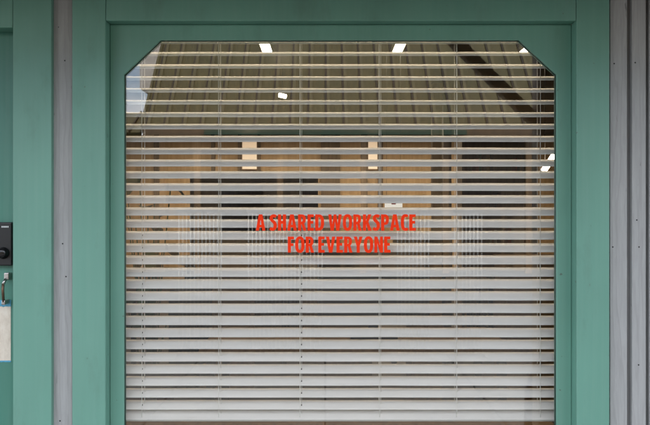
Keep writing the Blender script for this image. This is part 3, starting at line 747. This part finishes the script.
for q in range(9):
    xq = vx + 1.2 + q * 1.9
    Mb(BX(xq - 0.07, xq + 0.07, ry(EZ + 0.32), ry(EZ + 0.18), 0, ez + 0.02), 'post', M['oak'])
    if q % 2 == 0:
        w_ = MB().box(xq + 0.45, xq + 1.45, ry(EZ + 0.9) + 0.001, ry(EZ + 0.9) + 0.05, 0.9, 2.1).build('window', M['black_gloss']); sub(w_, bld)
    else:
        w_ = MB().box(xq + 0.5, xq + 1.4, ry(EZ + 0.9) + 0.001, ry(EZ + 0.9) + 0.05, 0.0, 2.1).build('door', M['dark_wood']); sub(w_, bld)
ann = thing('side_annex', 'lower brown roofed annex beside the building across the street', 'building', (-6.5, ry(20), 0))
mb = MB(); az = rZ(112, 19.4)
slope_box(mb, -9.5, vx - 0.10, -1.2, 0, -0.08, 0, 0, 19.4, az, 0.5)
x = -9.4
while x < vx - 0.15: slope_box(mb, x, x + 0.035, -1.2, 0, 0.001, 0.05, 1, 19.4, az, 0.5); x += 0.408
sub(mb.build('roof', [M['roof'], M['seam']]), ann)
sub(BX(-9.4, vx + 0.39, ry(21), ry(18.6), 0, az - 0.62).build('wall', M['facade']), ann)
# slatted screens standing on the street
SZ = 7.6
for q, (a, b_) in enumerate(((176, 223), (247, 325), (399, 431), (457, 486))):
    x0, x1 = rX(a, SZ), rX(b_, SZ)
    lab = ('white barred screen reflected left of the lettering', 'widest white barred screen reflected below the lettering', 'narrowest white barred screen reflected right of the lettering', 'white barred screen reflected at the right of the window')[q]
    t = thing('barred_screen', lab, 'railing', ((x0 + x1) / 2, ry(SZ), -0.02), 'white barred screens on the street')
    hw = (x1 - x0) / 2; H = 1.42
    mb = MB(); x = -hw
    while x <= hw: mb.tube([(x, 0, 0.05), (x, 0, H)], 0.0065, 6); x += 0.0375
    mb.build('bar_panel', M['rail_paint'], t)
    mb = MB(); mb.box(-hw - 0.02, hw + 0.02, -0.015, 0.015, H, H + 0.03).box(-hw - 0.02, hw + 0.02, -0.015, 0.015, 0.03, 0.05); mb.build('rail', M['dark_rail'], t)
    for s in (-1, 1): BX(s * hw - 0.015 + s * 0.035, s * hw + 0.015 + s * 0.035, -0.2, 0.2, 0, 0.03).build('foot', M['dark_rail'], t)
# steel hoop
HZ = 4.0
hr = 0.31
t0 = thing('bicycle_hoop', 'dark steel bicycle hoop reflected at the lower right of the window', 'bike rack', (rX(599, HZ), ry(HZ), 0.0))
ht = rZ(346, HZ)
pts = [(-hr, 0, 0.0)] + [(-hr * math.cos(a_), 0, ht - hr + hr * math.sin(a_)) for a_ in [math.pi * k_ / 18 for k_ in range(19)]] + [(hr, 0, 0.0)]
MB().tube(pts, 0.028, 14).build('hoop', M['black'], t0)
for s in (-1, 1): MB().lathe([(0.07, 0), (0.07, 0.008), (0.035, 0.012)], 20, m=Matrix.Translation((s * hr, 0, 0.001))).build('base_plate', M['black'], t0)

# ---------------------------------------------------------------- light
SUN_EL, SUN_AZ = R(58), R(24)
sv = Vector((math.sin(SUN_AZ) * math.cos(SUN_EL), math.cos(SUN_AZ) * math.cos(SUN_EL), math.sin(SUN_EL)))
sl = bpy.data.lights.new('sun', 'SUN'); sl.energy = 3.2; sl.angle = R(0.5); sl.color = (1.0, 0.93, 0.82)
so = bpy.data.objects.new('sun', sl); C.objects.link(so); so.rotation_euler = sv.to_track_quat('Z', 'Y').to_euler(); so.location = (0, 10, 20)
w = bpy.data.worlds.new('World'); sc.world = w; w.use_nodes = True; nt = w.node_tree
bg = nt.nodes['Background']; sky = nt.nodes.new('ShaderNodeTexSky'); sky.sky_type = 'NISHITA'; sky.sun_disc = False
sky.sun_elevation = SUN_EL; sky.sun_rotation = SUN_AZ; sky.air_density = 1.0; sky.dust_density = 1.0
tc = nt.nodes.new('ShaderNodeTexCoord'); mp = nt.nodes.new('ShaderNodeMapping'); mp.inputs['Scale'].default_value = (1, 1, 2.6); mp.inputs['Location'].default_value = (0.3, 0.1, 0.0)
nt.links.new(tc.outputs['Generated'], mp.inputs[0])
cn = noise_tex(nt, mp.outputs[0], 3.2, 8, 0.58); sz = nt.nodes.new('ShaderNodeSeparateXYZ'); nt.links.new(tc.outputs['Generated'], sz.inputs[0])
lowb = math_('MULTIPLY', math_('SUBTRACT', 0.140, sz.outputs['Z']), 4.0)
lowb = math_('MAXIMUM', math_('MINIMUM', lowb, 0.16), -0.07)      # a bank of cumulus low over the roofs
highb = math_('MAXIMUM', math_('MINIMUM', math_('MULTIPLY', math_('SUBTRACT', sz.outputs['Z'], 0.20), 1.2), 0.13), 0.0)
cf = ramp(nt, math_('ADD', math_('ADD', cn, lowb), highb), [(0.44, 0.0), (0.60, 0.85)])
cm = mix(nt, cf, sky.outputs[0], (9.2, 9.4, 9.9))
nt.links.new(cm, bg.inputs[0]); bg.inputs[1].default_value = 0.15

# ---------------------------------------------------------------- camera and output
cam = bpy.data.cameras.new('camera'); cam.sensor_width = 36.0; cam.lens = 36.0 * F / 650.0; cam.clip_end = 300; cam.clip_start = 0.05
co = bpy.data.objects.new('camera', cam); C.objects.link(co); co.location = (0, -D, ZC); co.rotation_euler = (R(90), 0, 0)
sc.camera = co
sc.view_settings.view_transform = 'Standard'; sc.view_settings.look = 'None'; sc.view_settings.gamma = 1.0; sc.view_settings.use_curve_mapping = False
sc.view_settings.exposure = 1.6
sc.render.engine = 'CYCLES'
sc.cycles.use_denoising = True
sc.cycles.max_bounces = 10; sc.cycles.transparent_max_bounces = 24; sc.cycles.glossy_bounces = 6; sc.cycles.diffuse_bounces = 5
sc.cycles.sample_clamp_indirect = 8.0
